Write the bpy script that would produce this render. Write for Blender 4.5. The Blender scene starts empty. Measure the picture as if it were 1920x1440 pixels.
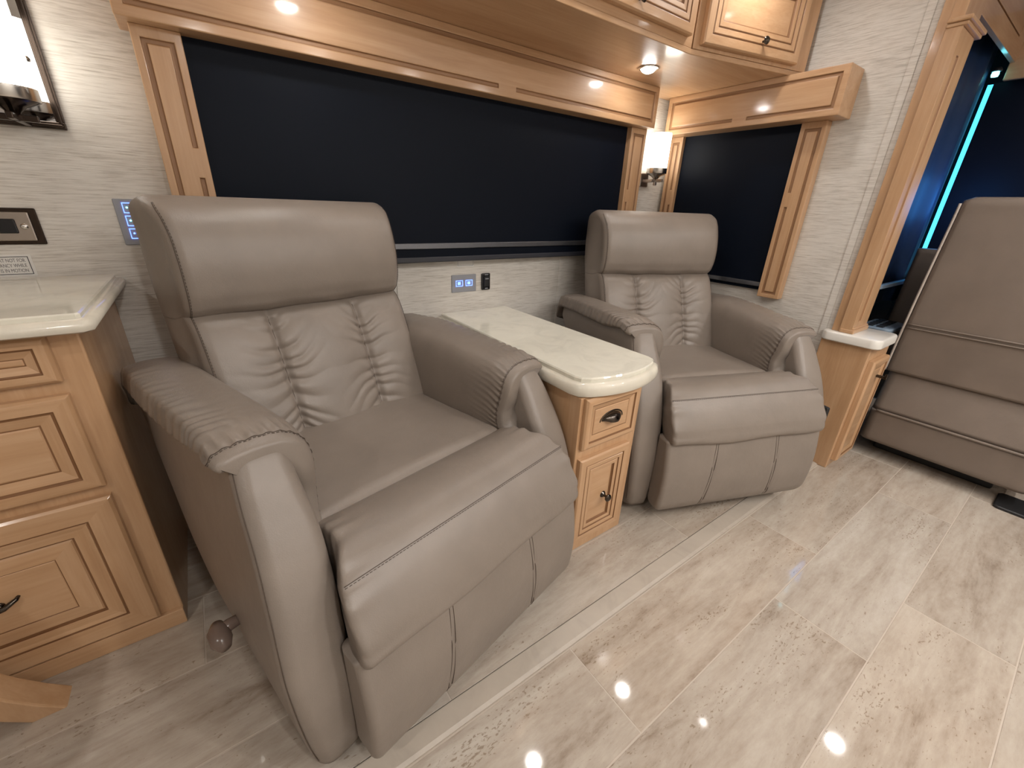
import bpy, bmesh, math, random
import numpy as np
from mathutils import Matrix, Vector

random.seed(7); np.random.seed(7)
scn = bpy.context.scene
col = scn.collection

# ------------------------------------------------------------------ camera
CAM_Z = 1.10
R = np.array([[0.81457869, -0.57895437, 0.03568466],
              [-0.20026, -0.33843292, -0.91943411],
              [0.54438726, 0.74180523, -0.39162165]])
cam = bpy.data.cameras.new('camera')
cam.sensor_fit = 'HORIZONTAL'; cam.sensor_width = 36.0; cam.lens = 14.6152
cam.clip_start = 0.01; cam.clip_end = 50
cam_o = bpy.data.objects.new('camera', cam); col.objects.link(cam_o)
M = Matrix.Identity(4)
for i in range(3):
    M[i][0] = R[0][i]; M[i][1] = -R[1][i]; M[i][2] = -R[2][i]
M[2][3] = CAM_Z
cam_o.matrix_world = M
scn.camera = cam_o

# ------------------------------------------------------------------ world, exposure, lamps (values)
W = bpy.data.worlds.new('world'); scn.world = W; W.use_nodes = True
W.node_tree.nodes['Background'].inputs[0].default_value = (0.55, 0.6, 0.7, 1)
W.node_tree.nodes['Background'].inputs[1].default_value = 0.02
scn.view_settings.view_transform = 'Standard'
scn.view_settings.look = 'None'
scn.view_settings.gamma = 1.0
scn.view_settings.use_curve_mapping = False
scn.view_settings.exposure = .75
CEIL = 2.0
PUCK_E = 115.0          # emission of a ceiling LED puck by the slide-out
FILL_E = 450.0           # emission of the unseen pucks added as fill behind the camera
SOFFIT_E = 60.0         # emission of a soffit LED puck
SHADE_E = 3.5           # emission of the frosted sconce shades
PUCK_COL = (1.0, 0.965, 0.925)

# ------------------------------------------------------------------ material helpers
def new_mat(name):
    m = bpy.data.materials.new(name); m.use_nodes = True
    nt = m.node_tree; b = nt.nodes['Principled BSDF']
    return m, nt, b
def N(nt, t, **kw):
    n = nt.nodes.new(t)
    for k, v in kw.items():
        if k in n.inputs: n.inputs[k].default_value = v
        else: setattr(n, k, v)
    return n
def plain(name, c, rough=.5, metal=0., spec=.5, coat=0., emit=None, es=0.):
    m, nt, b = new_mat(name)
    b.inputs['Base Color'].default_value = (*c, 1)
    b.inputs['Roughness'].default_value = rough
    b.inputs['Metallic'].default_value = metal
    b.inputs['Specular IOR Level'].default_value = spec
    b.inputs['Coat Weight'].default_value = coat
    b.inputs['Coat Roughness'].default_value = .08
    if emit:
        b.inputs['Emission Color'].default_value = (*emit, 1)
        b.inputs['Emission Strength'].default_value = es
    return m
def ramp(nt, stops):
    r = nt.nodes.new('ShaderNodeValToRGB')
    el = r.color_ramp.elements
    while len(el) < len(stops): el.new(.5)
    for e, (p, c) in zip(el, stops):
        e.position = p; e.color = (*c, 1)
    return r
def coords(nt, scale, kind='OBJ', offset=None):
    if kind == 'OBJ':
        s = nt.nodes.new('ShaderNodeTexCoord').outputs['Object']
    else:
        s = nt.nodes.new('ShaderNodeNewGeometry').outputs['Position']
    mp = nt.nodes.new('ShaderNodeMapping'); mp.inputs['Scale'].default_value = scale
    nt.links.new(s, mp.inputs['Vector'])
    return mp.outputs['Vector']

def wood(name, axis, tint=1.0):
    m, nt, b = new_mat(name)
    s = [14., 14., 14.]; s[axis] = 1.1
    v = coords(nt, s, 'POS')
    n1 = N(nt, 'ShaderNodeTexNoise', Scale=2.2, Detail=6.0, Roughness=.6, Distortion=.6)
    nt.links.new(v, n1.inputs['Vector'])
    s2 = [90., 90., 90.]; s2[axis] = 5.
    v2 = coords(nt, s2, 'POS')
    n2 = N(nt, 'ShaderNodeTexNoise', Scale=2.0, Detail=3.0)
    nt.links.new(v2, n2.inputs['Vector'])
    mx = N(nt, 'ShaderNodeMath', operation='MULTIPLY_ADD')
    nt.links.new(n2.outputs['Fac'], mx.inputs[0]); mx.inputs[1].default_value = .35
    nt.links.new(n1.outputs['Fac'], mx.inputs[2])
    t = tint
    r = ramp(nt, [(.38, (.435*t, .248*t, .126*t)), (.62, (.50*t, .298*t, .158*t)), (.88, (.56*t, .35*t, .20*t))])
    nt.links.new(mx.outputs[0], r.inputs[0])
    nt.links.new(r.outputs[0], b.inputs['Base Color'])
    b.inputs['Roughness'].default_value = .42
    b.inputs['Coat Weight'].default_value = .5
    b.inputs['Coat Roughness'].default_value = .11
    bp = N(nt, 'ShaderNodeBump', Strength=.06, Distance=.002)
    nt.links.new(n2.outputs['Fac'], bp.inputs['Height'])
    nt.links.new(bp.outputs[0], b.inputs['Normal'])
    return m
WX, WY, WZ = wood('wood_grain_x', 0), wood('wood_grain_y', 1), wood('wood_grain_z', 2)
GROOVE = plain('groove_glaze', (.31, .165, .080), .45)
GLAZE = plain('brown_glaze', (.20, .092, .036), .5)

def leather(name, c, bump=.22):
    m, nt, b = new_mat(name)
    v = coords(nt, (1, 1, 1))
    vo = N(nt, 'ShaderNodeTexVoronoi', Scale=420.0)
    nt.links.new(v, vo.inputs['Vector'])
    n = N(nt, 'ShaderNodeTexNoise', Scale=9.0, Detail=4.0)
    nt.links.new(v, n.inputs['Vector'])
    r = ramp(nt, [(.3, tuple(x*.93 for x in c)), (.7, tuple(x*1.06 for x in c))])
    nt.links.new(n.outputs['Fac'], r.inputs[0]); nt.links.new(r.outputs[0], b.inputs['Base Color'])
    n2 = N(nt, 'ShaderNodeTexNoise', Scale=26.0, Detail=3.0)
    nt.links.new(v, n2.inputs['Vector'])
    b1 = N(nt, 'ShaderNodeBump', Strength=bump, Distance=.0006)
    nt.links.new(vo.outputs['Distance'], b1.inputs['Height'])
    b2 = N(nt, 'ShaderNodeBump', Strength=.10, Distance=.01)
    nt.links.new(n2.outputs['Fac'], b2.inputs['Height'])
    nt.links.new(b1.outputs[0], b2.inputs['Normal'])
    nt.links.new(b2.outputs[0], b.inputs['Normal'])
    b.inputs['Roughness'].default_value = .42
    b.inputs['Specular IOR Level'].default_value = .5
    return m
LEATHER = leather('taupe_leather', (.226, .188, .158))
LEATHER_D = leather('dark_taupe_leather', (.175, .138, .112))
THREAD = plain('brown_thread', (.075, .052, .038), .7)
PIPE = plain('grey_piping', (.42, .36, .31), .6)

def wallpaper(name, axis):
    m, nt, b = new_mat(name)
    s = [15., 15., 330.]; s[1 - axis] = 1.
    v = coords(nt, s, 'POS')
    n1 = N(nt, 'ShaderNodeTexNoise', Scale=1.0, Detail=4.0, Roughness=.65, Distortion=.25)
    nt.links.new(v, n1.inputs['Vector'])
    s2 = [3., 3., 6.]
    v2 = coords(nt, s2, 'POS')
    n2 = N(nt, 'ShaderNodeTexNoise', Scale=1.0, Detail=2.0)
    nt.links.new(v2, n2.inputs['Vector'])
    mx = N(nt, 'ShaderNodeMath', operation='MULTIPLY_ADD')
    nt.links.new(n2.outputs['Fac'], mx.inputs[0]); mx.inputs[1].default_value = .25
    nt.links.new(n1.outputs['Fac'], mx.inputs[2])
    r = ramp(nt, [(.34, (.33, .295, .25)), (.50, (.54, .50, .45)), (.64, (.66, .625, .575)), (.85, (.74, .705, .655))])
    nt.links.new(mx.outputs[0], r.inputs[0]); nt.links.new(r.outputs[0], b.inputs['Base Color'])
    b.inputs['Roughness'].default_value = .6
    bp = N(nt, 'ShaderNodeBump', Strength=.35, Distance=.002)
    nt.links.new(n1.outputs['Fac'], bp.inputs['Height']); nt.links.new(bp.outputs[0], b.inputs['Normal'])
    return m
WALLP_X, WALLP_Y = wallpaper('grasscloth_wall_x', 0), wallpaper('grasscloth_wall_y', 1)

def travertine():
    m, nt, b = new_mat('polished_travertine')
    info = nt.nodes.new('ShaderNodeObjectInfo')
    geo = nt.nodes.new('ShaderNodeNewGeometry')
    off = N(nt, 'ShaderNodeMath', operation='MULTIPLY'); off.inputs[1].default_value = 37.0
    nt.links.new(info.outputs['Random'], off.inputs[0])
    add = N(nt, 'ShaderNodeVectorMath', operation='ADD')
    nt.links.new(geo.outputs['Position'], add.inputs[0]); nt.links.new(off.outputs[0], add.inputs[1])
    def mapped(sc):
        mp = nt.nodes.new('ShaderNodeMapping'); mp.inputs['Scale'].default_value = sc
        nt.links.new(add.outputs[0], mp.inputs['Vector']); return mp.outputs['Vector']
    n1 = N(nt, 'ShaderNodeTexNoise', Scale=1.0, Detail=10.0, Roughness=.68, Distortion=.35)
    nt.links.new(mapped((2.3, 13., 5.)), n1.inputs['Vector'])
    r1 = ramp(nt, [(.29, (.265, .212, .168)), (.42, (.385, .328, .274)), (.55, (.452, .398, .340)), (.72, (.52, .472, .415))])
    n4 = N(nt, 'ShaderNodeTexNoise', Scale=1.0, Detail=5.0, Roughness=.7)
    nt.links.new(mapped((22., 60., 30.)), n4.inputs['Vector'])
    fm = N(nt, 'ShaderNodeMath', operation='MULTIPLY_ADD'); fm.inputs[1].default_value = .30
    sb = N(nt, 'ShaderNodeMath', operation='SUBTRACT'); sb.inputs[1].default_value = .5
    nt.links.new(n4.outputs['Fac'], sb.inputs[0]); nt.links.new(sb.outputs[0], fm.inputs[0]); nt.links.new(n1.outputs['Fac'], fm.inputs[2])
    nt.links.new(fm.outputs[0], r1.inputs[0])
    # pits
    n2 = N(nt, 'ShaderNodeTexNoise', Scale=1.0, Detail=3.0, Roughness=.55, Distortion=.4)
    nt.links.new(mapped((80., 190., 60.)), n2.inputs['Vector'])
    n3 = N(nt, 'ShaderNodeTexNoise', Scale=1.0, Detail=3.0)
    nt.links.new(mapped((2.5, 11., 3.)), n3.inputs['Vector'])
    mm = N(nt, 'ShaderNodeMath', operation='MULTIPLY_ADD')
    nt.links.new(n3.outputs['Fac'], mm.inputs[0]); mm.inputs[1].default_value = .55
    nt.links.new(n2.outputs['Fac'], mm.inputs[2])
    rp = ramp(nt, [(.93, (0, 0, 0)), (1.0, (1, 1, 1))])
    nt.links.new(mm.outputs[0], rp.inputs[0])
    sc = N(nt, 'ShaderNodeMath', operation='MULTIPLY'); sc.inputs[1].default_value = .65
    nt.links.new(rp.outputs[0], sc.inputs[0])
    mix = N(nt, 'ShaderNodeMix', data_type='RGBA')
    nt.links.new(sc.outputs[0], mix.inputs[0]); nt.links.new(r1.outputs[0], mix.inputs[6])
    mix.inputs[7].default_value = (.20, .145, .095, 1)
    # tint per tile
    rt = ramp(nt, [(0, (.93, .90, .87)), (.5, (1, 1, 1)), (1, (1.0, .955, .91))])
    nt.links.new(info.outputs['Random'], rt.inputs[0])
    mul = N(nt, 'ShaderNodeMix', data_type='RGBA', blend_type='MULTIPLY'); mul.inputs[0].default_value = 1
    nt.links.new(mix.outputs[2], mul.inputs[6]); nt.links.new(rt.outputs[0], mul.inputs[7])
    nt.links.new(mul.outputs[2], b.inputs['Base Color'])
    b.inputs['Roughness'].default_value = .055
    b.inputs['Specular IOR Level'].default_value = .45
    return m
TRAV = travertine()

def quartz(name, c):
    m, nt, b = new_mat(name)
    v = coords(nt, (1, 1, 1), 'POS')
    n1 = N(nt, 'ShaderNodeTexNoise', Scale=9.0, Detail=6.0, Roughness=.6, Distortion=1.4)
    nt.links.new(v, n1.inputs['Vector'])
    r = ramp(nt, [(.3, tuple(x*.9 for x in c)), (.5, c), (.7, tuple(min(1, x*1.05) for x in c))])
    nt.links.new(n1.outputs['Fac'], r.inputs[0]); nt.links.new(r.outputs[0], b.inputs['Base Color'])
    b.inputs['Roughness'].default_value = .09
    return m
QUARTZ = quartz('cream_quartz', (.74, .71, .61))
NOSE = quartz('ivory_nose', (.68, .635, .54))

def blind_mat():
    m, nt, b = new_mat('navy_blind')
    b.inputs['Base Color'].default_value = (.0032, .0056, .0120, 1)
    b.inputs['Roughness'].default_value = .48
    b.inputs['Specular IOR Level'].default_value = .11
    return m
BLIND = blind_mat()
CURTAIN = plain('blue_lit_curtain', (.012, .035, .10), .55)  # black cloth; the cab's blue light is put into the base colour
BLACKM = plain('matt_black', (.012, .012, .013), .5)
BLACKG = plain('gloss_black', (.012, .012, .014), .22)
BRONZE = plain('dark_bronze', (.055, .04, .032), .22, .9)
PEWTER = plain('dark_pewter', (.085, .072, .062), .16, 1.0)
STEEL = plain('brushed_steel', (.45, .40, .36), .28, 1.0)
NICKEL = plain('satin_nickel', (.62, .60, .57), .22, 1.0)
BAR = plain('grey_aluminium', (.22, .23, .26), .25, .85)
MIRROR = plain('mirror_glass', (.80, .82, .86), .02, 1.0)
WHITE = plain('white_paint', (.78, .76, .72), .5)
CEILM = plain('ivory_ceiling', (.74, .70, .64), .6)
GREY = plain('grey_switch', (.30, .31, .34), .4)
LABEL = plain('white_label', (.72, .70, .67), .5)
INK = plain('black_ink', (.03, .03, .035), .6)
INKG = plain('grey_ink', (.16, .15, .15), .6)
LEDB = plain('blue_led', (.05, .1, .6), .4, emit=(.10, .20, 1.0), es=3.2)
LEDG = plain('cyan_led', (.1, .6, .7), .4, emit=(.2, .9, 1.0), es=3.5)
PUCKM = plain('led_lens', (1, 1, 1), .4, emit=PUCK_COL, es=PUCK_E)
FILLM = plain('fill_led_lens', (1, 1, 1), .4, emit=PUCK_COL, es=FILL_E)
SOFFM = plain('soffit_led_lens', (1, 1, 1), .4, emit=PUCK_COL, es=SOFFIT_E)
SHADEM = plain('frosted_shade', (.9, .9, .88), .35, emit=(1.0, .95, .85), es=SHADE_E)
SLIT = plain('daylit_pane', (.1, .5, .7), .4, emit=(.06, .52, .86), es=1.5)
CONS = plain('cab_grey_plastic', (.20, .26, .33), .4)
GROUT = plain('beige_grout', (.47, .40, .335), .7)
LIPM = quartz('beige_lip', (.40, .345, .288)); LIPM.node_tree.nodes['Principled BSDF'].inputs['Roughness'].default_value = .34
DARKV = plain('dark_void', (.01, .01, .01), .9)

# ------------------------------------------------------------------ object helpers
def link(o, parent=None):
    col.objects.link(o)
    if parent is not None: o.parent = parent
    return o
def tag(o, label=None, cat=None, group=None, kind=None):
    if label: o['label'] = label
    if cat: o['category'] = cat
    if group: o['group'] = group
    if kind: o['kind'] = kind
    return o
def thing(name, label, cat, loc=(0, 0, 0), rz=0., group=None):
    o = bpy.data.objects.new(name, None); o.empty_display_size = .05
    link(o); o.location = loc; o.rotation_euler = (0, 0, rz)
    return tag(o, label, cat, group)
def mesh(name, verts, faces, mat, parent=None, smooth=False, mats=None, fm=None, bevel=0., seg=2):
    me = bpy.data.meshes.new(name)
    me.from_pydata([tuple(map(float, v)) for v in verts], [], [tuple(int(i) for i in f) for f in faces])
    for mm in (mats or [mat]): me.materials.append(mm)
    if fm is not None: me.polygons.foreach_set('material_index', fm)
    bm = bmesh.new(); bm.from_mesh(me)
    bmesh.ops.recalc_face_normals(bm, faces=bm.faces)
    bm.to_mesh(me); bm.free()
    if smooth: me.polygons.foreach_set('use_smooth', [True]*len(me.polygons))
    o = bpy.data.objects.new(name, me); link(o, parent)
    if bevel > 0:
        md = o.modifiers.new('bevel', 'BEVEL'); md.width = bevel; md.segments = seg
        md.limit_method = 'ANGLE'; md.angle_limit = math.radians(35); md.harden_normals = False
    return o
def boxv(lo, hi):
    x0, y0, z0 = lo; x1, y1, z1 = hi
    v = [(x0, y0, z0), (x1, y0, z0), (x1, y1, z0), (x0, y1, z0), (x0, y0, z1), (x1, y0, z1), (x1, y1, z1), (x0, y1, z1)]
    f = [(0, 3, 2, 1), (4, 5, 6, 7), (0, 1, 5, 4), (1, 2, 6, 5), (2, 3, 7, 6), (3, 0, 4, 7)]
    return v, f
def box(name, lo, hi, mat, parent=None, bevel=.002, seg=2):
    v, f = boxv(lo, hi)
    return mesh(name, v, f, mat, parent, bevel=bevel, seg=seg)
class MB:
    def __init__(s): s.v = []; s.f = []; s.m = []
    def add(s, v, f, m=0):
        b = len(s.v); s.v += [tuple(p) for p in v]; s.f += [tuple(i+b for i in q) for q in f]; s.m += [m]*len(f)
    def box(s, lo, hi, m=0): s.add(*boxv(lo, hi), m)
    def build(s, name, mat, parent=None, smooth=False, mats=None, bevel=0.):
        return mesh(name, s.v, s.f, mat, parent, smooth, mats, s.m if mats else None, bevel)
def tubev(path, r, n=8, closed=False):
    P = [Vector(p) for p in path]; vs = []; fs = []
    k = len(P); up = Vector((0, 0, 1)); prev = None
    for i in range(k):
        if closed: t = P[(i+1) % k]-P[i-1]
        else: t = P[min(i+1, k-1)]-P[max(i-1, 0)]
        t.normalize()
        if prev is None:
            a = up if abs(t.dot(up)) < .95 else Vector((1, 0, 0))
            nrm = t.cross(a).normalized()
        else:
            nrm = (prev-t*prev.dot(t)).normalized()
        prev = nrm; bn = t.cross(nrm)
        rr = r[i] if isinstance(r, (list, tuple)) else r
        for j in range(n):
            a = 2*math.pi*j/n
            vs.append(P[i]+nrm*math.cos(a)*rr+bn*math.sin(a)*rr)
    for i in range(k if closed else k-1):
        for j in range(n):
            a, b = i*n+j, i*n+(j+1) % n; c = ((i+1) % k)*n
            fs.append((a, b, c+(j+1) % n, c+j))
    if not closed:
        fs.append(tuple(range(n-1, -1, -1))); fs.append(tuple((k-1)*n+j for j in range(n)))
    return vs, fs
def tube(name, path, r, mat, parent=None, n=8, closed=False):
    v, f = tubev(path, r, n, closed)
    return mesh(name, v, f, mat, parent, smooth=True)
def lathev(prof, n=24, axis='z', c=(0, 0, 0)):
    vs = []; fs = []
    for (r, h) in prof:
        for j in range(n):
            a = 2*math.pi*j/n; x, y = r*math.cos(a), r*math.sin(a)
            p = {'z': (x, y, h), 'y': (x, h, y), 'x': (h, x, y)}[axis]
            vs.append((p[0]+c[0], p[1]+c[1], p[2]+c[2]))
    k = len(prof)
    for i in range(k-1):
        for j in range(n):
            fs.append((i*n+j, i*n+(j+1) % n, (i+1)*n+(j+1) % n, (i+1)*n+j))
    fs.append(tuple(range(n-1, -1, -1))); fs.append(tuple((k-1)*n+j for j in range(n)))
    return vs, fs
def lathe(name, prof, mat, parent=None, n=24, axis='z', c=(0, 0, 0), sm=True):
    v, f = lathev(prof, n, axis, c)
    o = mesh(name, v, f, mat, parent, smooth=sm)
    if sm:
        md = o.modifiers.new('edge', 'EDGE_SPLIT'); md.split_angle = math.radians(40)
    return o
def loft(name, secs, mat, parent=None, caps=True):
    secs = [np.asarray(s, float) for s in secs]; n = len(secs[0]); k = len(secs)
    v = np.concatenate(secs); f = []
    for i in range(k-1):
        for j in range(n):
            f.append((i*n+j, i*n+(j+1) % n, (i+1)*n+(j+1) % n, (i+1)*n+j))
    v = [tuple(p) for p in v]
    if caps:
        for b, s in ((0, secs[0]), ((k-1)*n, secs[-1])):
            c = len(v); v.append(tuple(s.mean(0)))
            for j in range(n): f.append((b+j, b+(j+1) % n, c))
    return mesh(name, v, f, mat, parent, smooth=True)
def smst(a, b, x):
    t = np.clip((x-a)/(b-a), 0, 1); return t*t*(3-2*t)
def interp(x, tab):
    """smooth interpolation through a table of (x, y)"""
    xs = np.array([t[0] for t in tab], float); ys = np.array([t[1] for t in tab], float)
    m = np.gradient(ys, xs)
    x = np.clip(x, xs[0], xs[-1]); i = np.clip(np.searchsorted(xs, x)-1, 0, len(xs)-2)
    h = xs[i+1]-xs[i]; t = (x-xs[i])/h
    return ((2*t**3-3*t**2+1)*ys[i]+(t**3-2*t**2+t)*h*m[i]+(-2*t**3+3*t**2)*ys[i+1]+(t**3-t**2)*h*m[i+1])
def rrect(x0, x1, y0, y1, r, nx=60, ny=20, nc=8):
    """rounded rectangle, counter-clockwise from the front-left corner along the front (y0)"""
    r = min(r, (x1-x0)/2-1e-4, (y1-y0)/2-1e-4); p = []
    def arc(cx, cy, a0):
        for i in range(nc):
            a = a0+math.pi/2*(i+.5)/nc
            p.append((cx+r*math.cos(a), cy+r*math.sin(a)))
    def seg(a, b, n):
        for i in range(n+1):
            t = i/n; p.append((a[0]+(b[0]-a[0])*t, a[1]+(b[1]-a[1])*t))
    seg((x0+r, y0), (x1-r, y0), nx); arc(x1-r, y0+r, -math.pi/2)
    seg((x1, y0+r), (x1, y1-r), ny); arc(x1-r, y1-r, 0)
    seg((x1-r, y1), (x0+r, y1), nx//2); arc(x0+r, y1-r, math.pi/2)
    seg((x0, y1-r), (x0, y0+r), ny); arc(x0+r, y0+r, math.pi)
    return np.array(p)
def crom(pts, n, closed=True):
    """Catmull-Rom through pts, resampled to n points evenly by arc length"""
    P = np.array(pts, float); k = len(P); out = []
    rng = range(k) if closed else range(k-1)
    for i in rng:
        if closed: a, b, c, d = P[i-1], P[i], P[(i+1) % k], P[(i+2) % k]
        else: a, b, c, d = P[max(i-1, 0)], P[i], P[i+1], P[min(i+2, k-1)]
        for t in np.linspace(0, 1, 16, endpoint=False):
            out.append(.5*((2*b)+(-a+c)*t+(2*a-5*b+4*c-d)*t*t+(-a+3*b-3*c+d)*t**3))
    if not closed: out.append(P[-1])
    Q = np.array(out); S = np.vstack([Q, Q[:1]]) if closed else Q
    L = np.concatenate([[0], np.cumsum(np.linalg.norm(np.diff(S, axis=0), axis=1))])
    u = np.linspace(0, L[-1], n, endpoint=not closed)
    return np.stack([np.interp(u, L, S[:, i]) for i in range(P.shape[1])], 1)

# doors and drawer fronts: nested rectangular rings, front towards -y
def ring_panel(name, w, h, rings, parent, loc, mat_v=None, rz=0.):
    """rings: (inset, depth, glazed?) from the back edge to the middle; depth + = towards the viewer"""
    v = []; f = []; fm = []
    for (ins, d, g) in rings:
        v += [(ins, -d, ins), (w-ins, -d, ins), (w-ins, -d, h-ins), (ins, -d, h-ins)]
    k = len(rings)
    for i in range(k-1):
        for j in range(4):
            f.append((i*4+j, i*4+(j+1) % 4, (i+1)*4+(j+1) % 4, (i+1)*4+j)); fm.append(1 if rings[i+1][2] else (0 if j % 2 == 0 else 2))
    f.append((0, 3, 2, 1)); fm.append(0)
    b = (k-1)*4; f.append((b, b+1, b+2, b+3)); fm.append(0)
    o = mesh(name, v, f, None, parent, mats=[WX, GLAZE, WZ], fm=fm, bevel=.0012)
    o.location = loc; o.rotation_euler = (0, 0, rz)
    return o
def door_rings(a, t=.018, m=.5):
    s = a
    return [(0, 0, 0), (0, t-.005, 0), (.005, t, 0), (.36*s, t, 0), (.37*s, t-.003, 1), (.42*s, t-.003, 1), (.43*s, t-.0005, 0),
            (.62*s, t-.002, 0), (.63*s, t-.005, 1), (.68*s, t-.005, 1), (.69*s, t-.003, 0), (.86*s, t-.004, 0), (.87*s, t-.008, 1), (.93*s, t-.011, 1), (1.0*s, t-.011, 0)]
def big_door_rings(a, t=.018):
    s = a
    return [(0, 0, 0), (0, t-.005, 0), (.006, t, 0), (.40*s, t, 0), (.405*s, t-.003, 1), (.435*s, t-.003, 1), (.44*s, t, 0), (.52*s, t-.002, 0),
            (.66*s, t-.003, 0), (.665*s, t-.008, 1), (.70*s, t-.008, 1), (.72*s, t-.005, 0), (.985*s, t-.001, 0), (.99*s, t-.0025, 1), (1.0*s, t-.0025, 1), (1.01*s, t-.001, 0)]
def drawer_rings(a, t=.018):
    return [(0, 0, 0), (0, t-.007, 0), (.006, t-.001, 0), (.012, t, 0), (.50*a, t, 0), (.52*a, t-.003, 1), (.6*a, t-.004, 1), (.95*a, t-.010, 0), (1.0*a, t-.010, 1), (1.04*a, t-.008, 0)]

def grooved_front(name, w, h, t, grooves, parent, mats, depth=.006, bevel=.0012, bevout=True):
    """a board (x 0..w, z 0..h, front at y=-t) with routed grooves given as rectangles (x0,x1,z0,z1)"""
    xs = sorted({0., w, *[g[0] for g in grooves], *[g[1] for g in grooves]})
    zs = sorted({0., h, *[g[2] for g in grooves], *[g[3] for g in grooves]})
    nx, nz = len(xs)-1, len(zs)-1
    G = [[any(g[0]-1e-6 < (xs[i]+xs[i+1])/2 < g[1]+1e-6 and g[2]-1e-6 < (zs[j]+zs[j+1])/2 < g[3]+1e-6 for g in grooves) for j in range(nz)] for i in range(nx)]
    V = {}; v = []; f = []; fm = []
    def vi(i, j, g):
        k = (i, j, g)
        if k not in V:
            V[k] = len(v); v.append((xs[i], -t+(depth if g else 0), zs[j]))
        return V[k]
    for i in range(nx):
        for j in range(nz):
            g = G[i][j]
            f.append((vi(i, j, g), vi(i+1, j, g), vi(i+1, j+1, g), vi(i, j+1, g))); fm.append(1 if g else 0)
            if i+1 < nx and G[i+1][j] != g:
                f.append((vi(i+1, j, 0), vi(i+1, j+1, 0), vi(i+1, j+1, 1), vi(i+1, j, 1))); fm.append(1)
            if j+1 < nz and G[i][j+1] != g:
                f.append((vi(i, j+1, 0), vi(i+1, j+1, 0), vi(i+1, j+1, 1), vi(i, j+1, 1))); fm.append(1)
    b = len(v)
    v += [(0, 0, 0), (w, 0, 0), (w, 0, h), (0, 0, h)]
    bot = [vi(i, 0, 0) for i in range(nx+1)]; top = [vi(i, nz, 0) for i in range(nx+1)]
    lf = [vi(0, j, 0) for j in range(nz+1)]; rt = [vi(nx, j, 0) for j in range(nz+1)]
    f += [tuple(bot[::-1])+(b, b+1), tuple(top)+(b+2, b+3), tuple(lf)+(b+3, b), tuple(rt[::-1])+(b+1, b+2), (b, b+3, b+2, b+1)]
    fm += [0]*5
    return mesh(name, v, f, None, parent, mats=mats, fm=fm, bevel=bevel)

def slab(name, outline, prof, mat, parent=None, smooth=False, bevel=0.):
    """outline: closed xy polygon (counter-clockwise); prof: (inset, z) from the bottom up"""
    P = np.array(outline, float); nxt = np.roll(P, -1, 0); prv = np.roll(P, 1, 0)
    e1 = P-prv; e2 = nxt-P
    n1 = np.stack([e1[:, 1], -e1[:, 0]], 1); n2 = np.stack([e2[:, 1], -e2[:, 0]], 1)
    n1 /= np.linalg.norm(n1, axis=1)[:, None]; n2 /= np.linalg.norm(n2, axis=1)[:, None]
    nn = n1+n2; nn /= np.linalg.norm(nn, axis=1)[:, None]; nn /= np.maximum(.5, (nn*n1).sum(1))[:, None]
    v = []; f = []; k = len(P)
    for ins, z in prof:
        Q = P-nn*ins; v += [(q[0], q[1], z) for q in Q]
    for i in range(len(prof)-1):
        for j in range(k): f.append((i*k+j, i*k+(j+1) % k, (i+1)*k+(j+1) % k, (i+1)*k+j))
    f.append(tuple(range(k-1, -1, -1))); f.append(tuple((len(prof)-1)*k+j for j in range(k)))
    o = mesh(name, v, f, mat, parent, smooth=smooth, bevel=bevel)
    if smooth:
        md = o.modifiers.new('edge', 'EDGE_SPLIT'); md.split_angle = math.radians(42)
    return o
def text(name, body, size, mat, parent, loc, rot, align='CENTER'):
    cu = bpy.data.curves.new(name, 'FONT'); cu.body = body; cu.size = size; cu.align_x = align; cu.align_y = 'CENTER'
    cu.extrude = .0002; cu.materials.append(mat)
    tmp = bpy.data.objects.new(name, cu); col.objects.link(tmp)
    bpy.context.view_layer.update()
    me = bpy.data.meshes.new_from_object(tmp.evaluated_get(bpy.context.evaluated_depsgraph_get()))
    bpy.data.objects.remove(tmp)
    o = bpy.data.objects.new(name, me); link(o, parent); o.location = loc; o.rotation_euler = rot; o.scale = (.64, 1, 1)
    return o
def seam(name, path, parent, nrm=None, r=.0007, dash=True, off=.0035):
    """a stitched seam: a thin dark line with a row of thread stitches beside it"""
    P = np.array(path, float)
    L = np.concatenate([[0], np.cumsum(np.linalg.norm(np.diff(P, axis=0), axis=1))])
    mb = MB(); mb.add(*tubev([tuple(p) for p in P], r, 6))
    if dash and nrm is not None:
        nr = np.array(nrm, float)
        T = np.gradient(P, axis=0); T /= np.linalg.norm(T, axis=1)[:, None]+1e-9
        side = np.cross(T, nr); side /= np.linalg.norm(side, axis=1)[:, None]+1e-9
        Q = P+side*off
        s = 0.
        while s < L[-1]-.006:
            a = [np.interp(s, L, Q[:, i]) for i in range(3)]; b = [np.interp(s+.0048, L, Q[:, i]) for i in range(3)]
            mb.add(*tubev([a, b], r*.95, 5)); s += .0078
    return mb.build(name, THREAD, parent, smooth=True)
def copy_tree(o, parent=None):
    c = o.copy(); col.objects.link(c)
    if parent is not None: c.parent = parent
    for ch in list(o.children): copy_tree(ch, c)
    return c

YB, XR = 1.66, 2.26          # back wall of the slide-out, end wall of the slide-out

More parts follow.
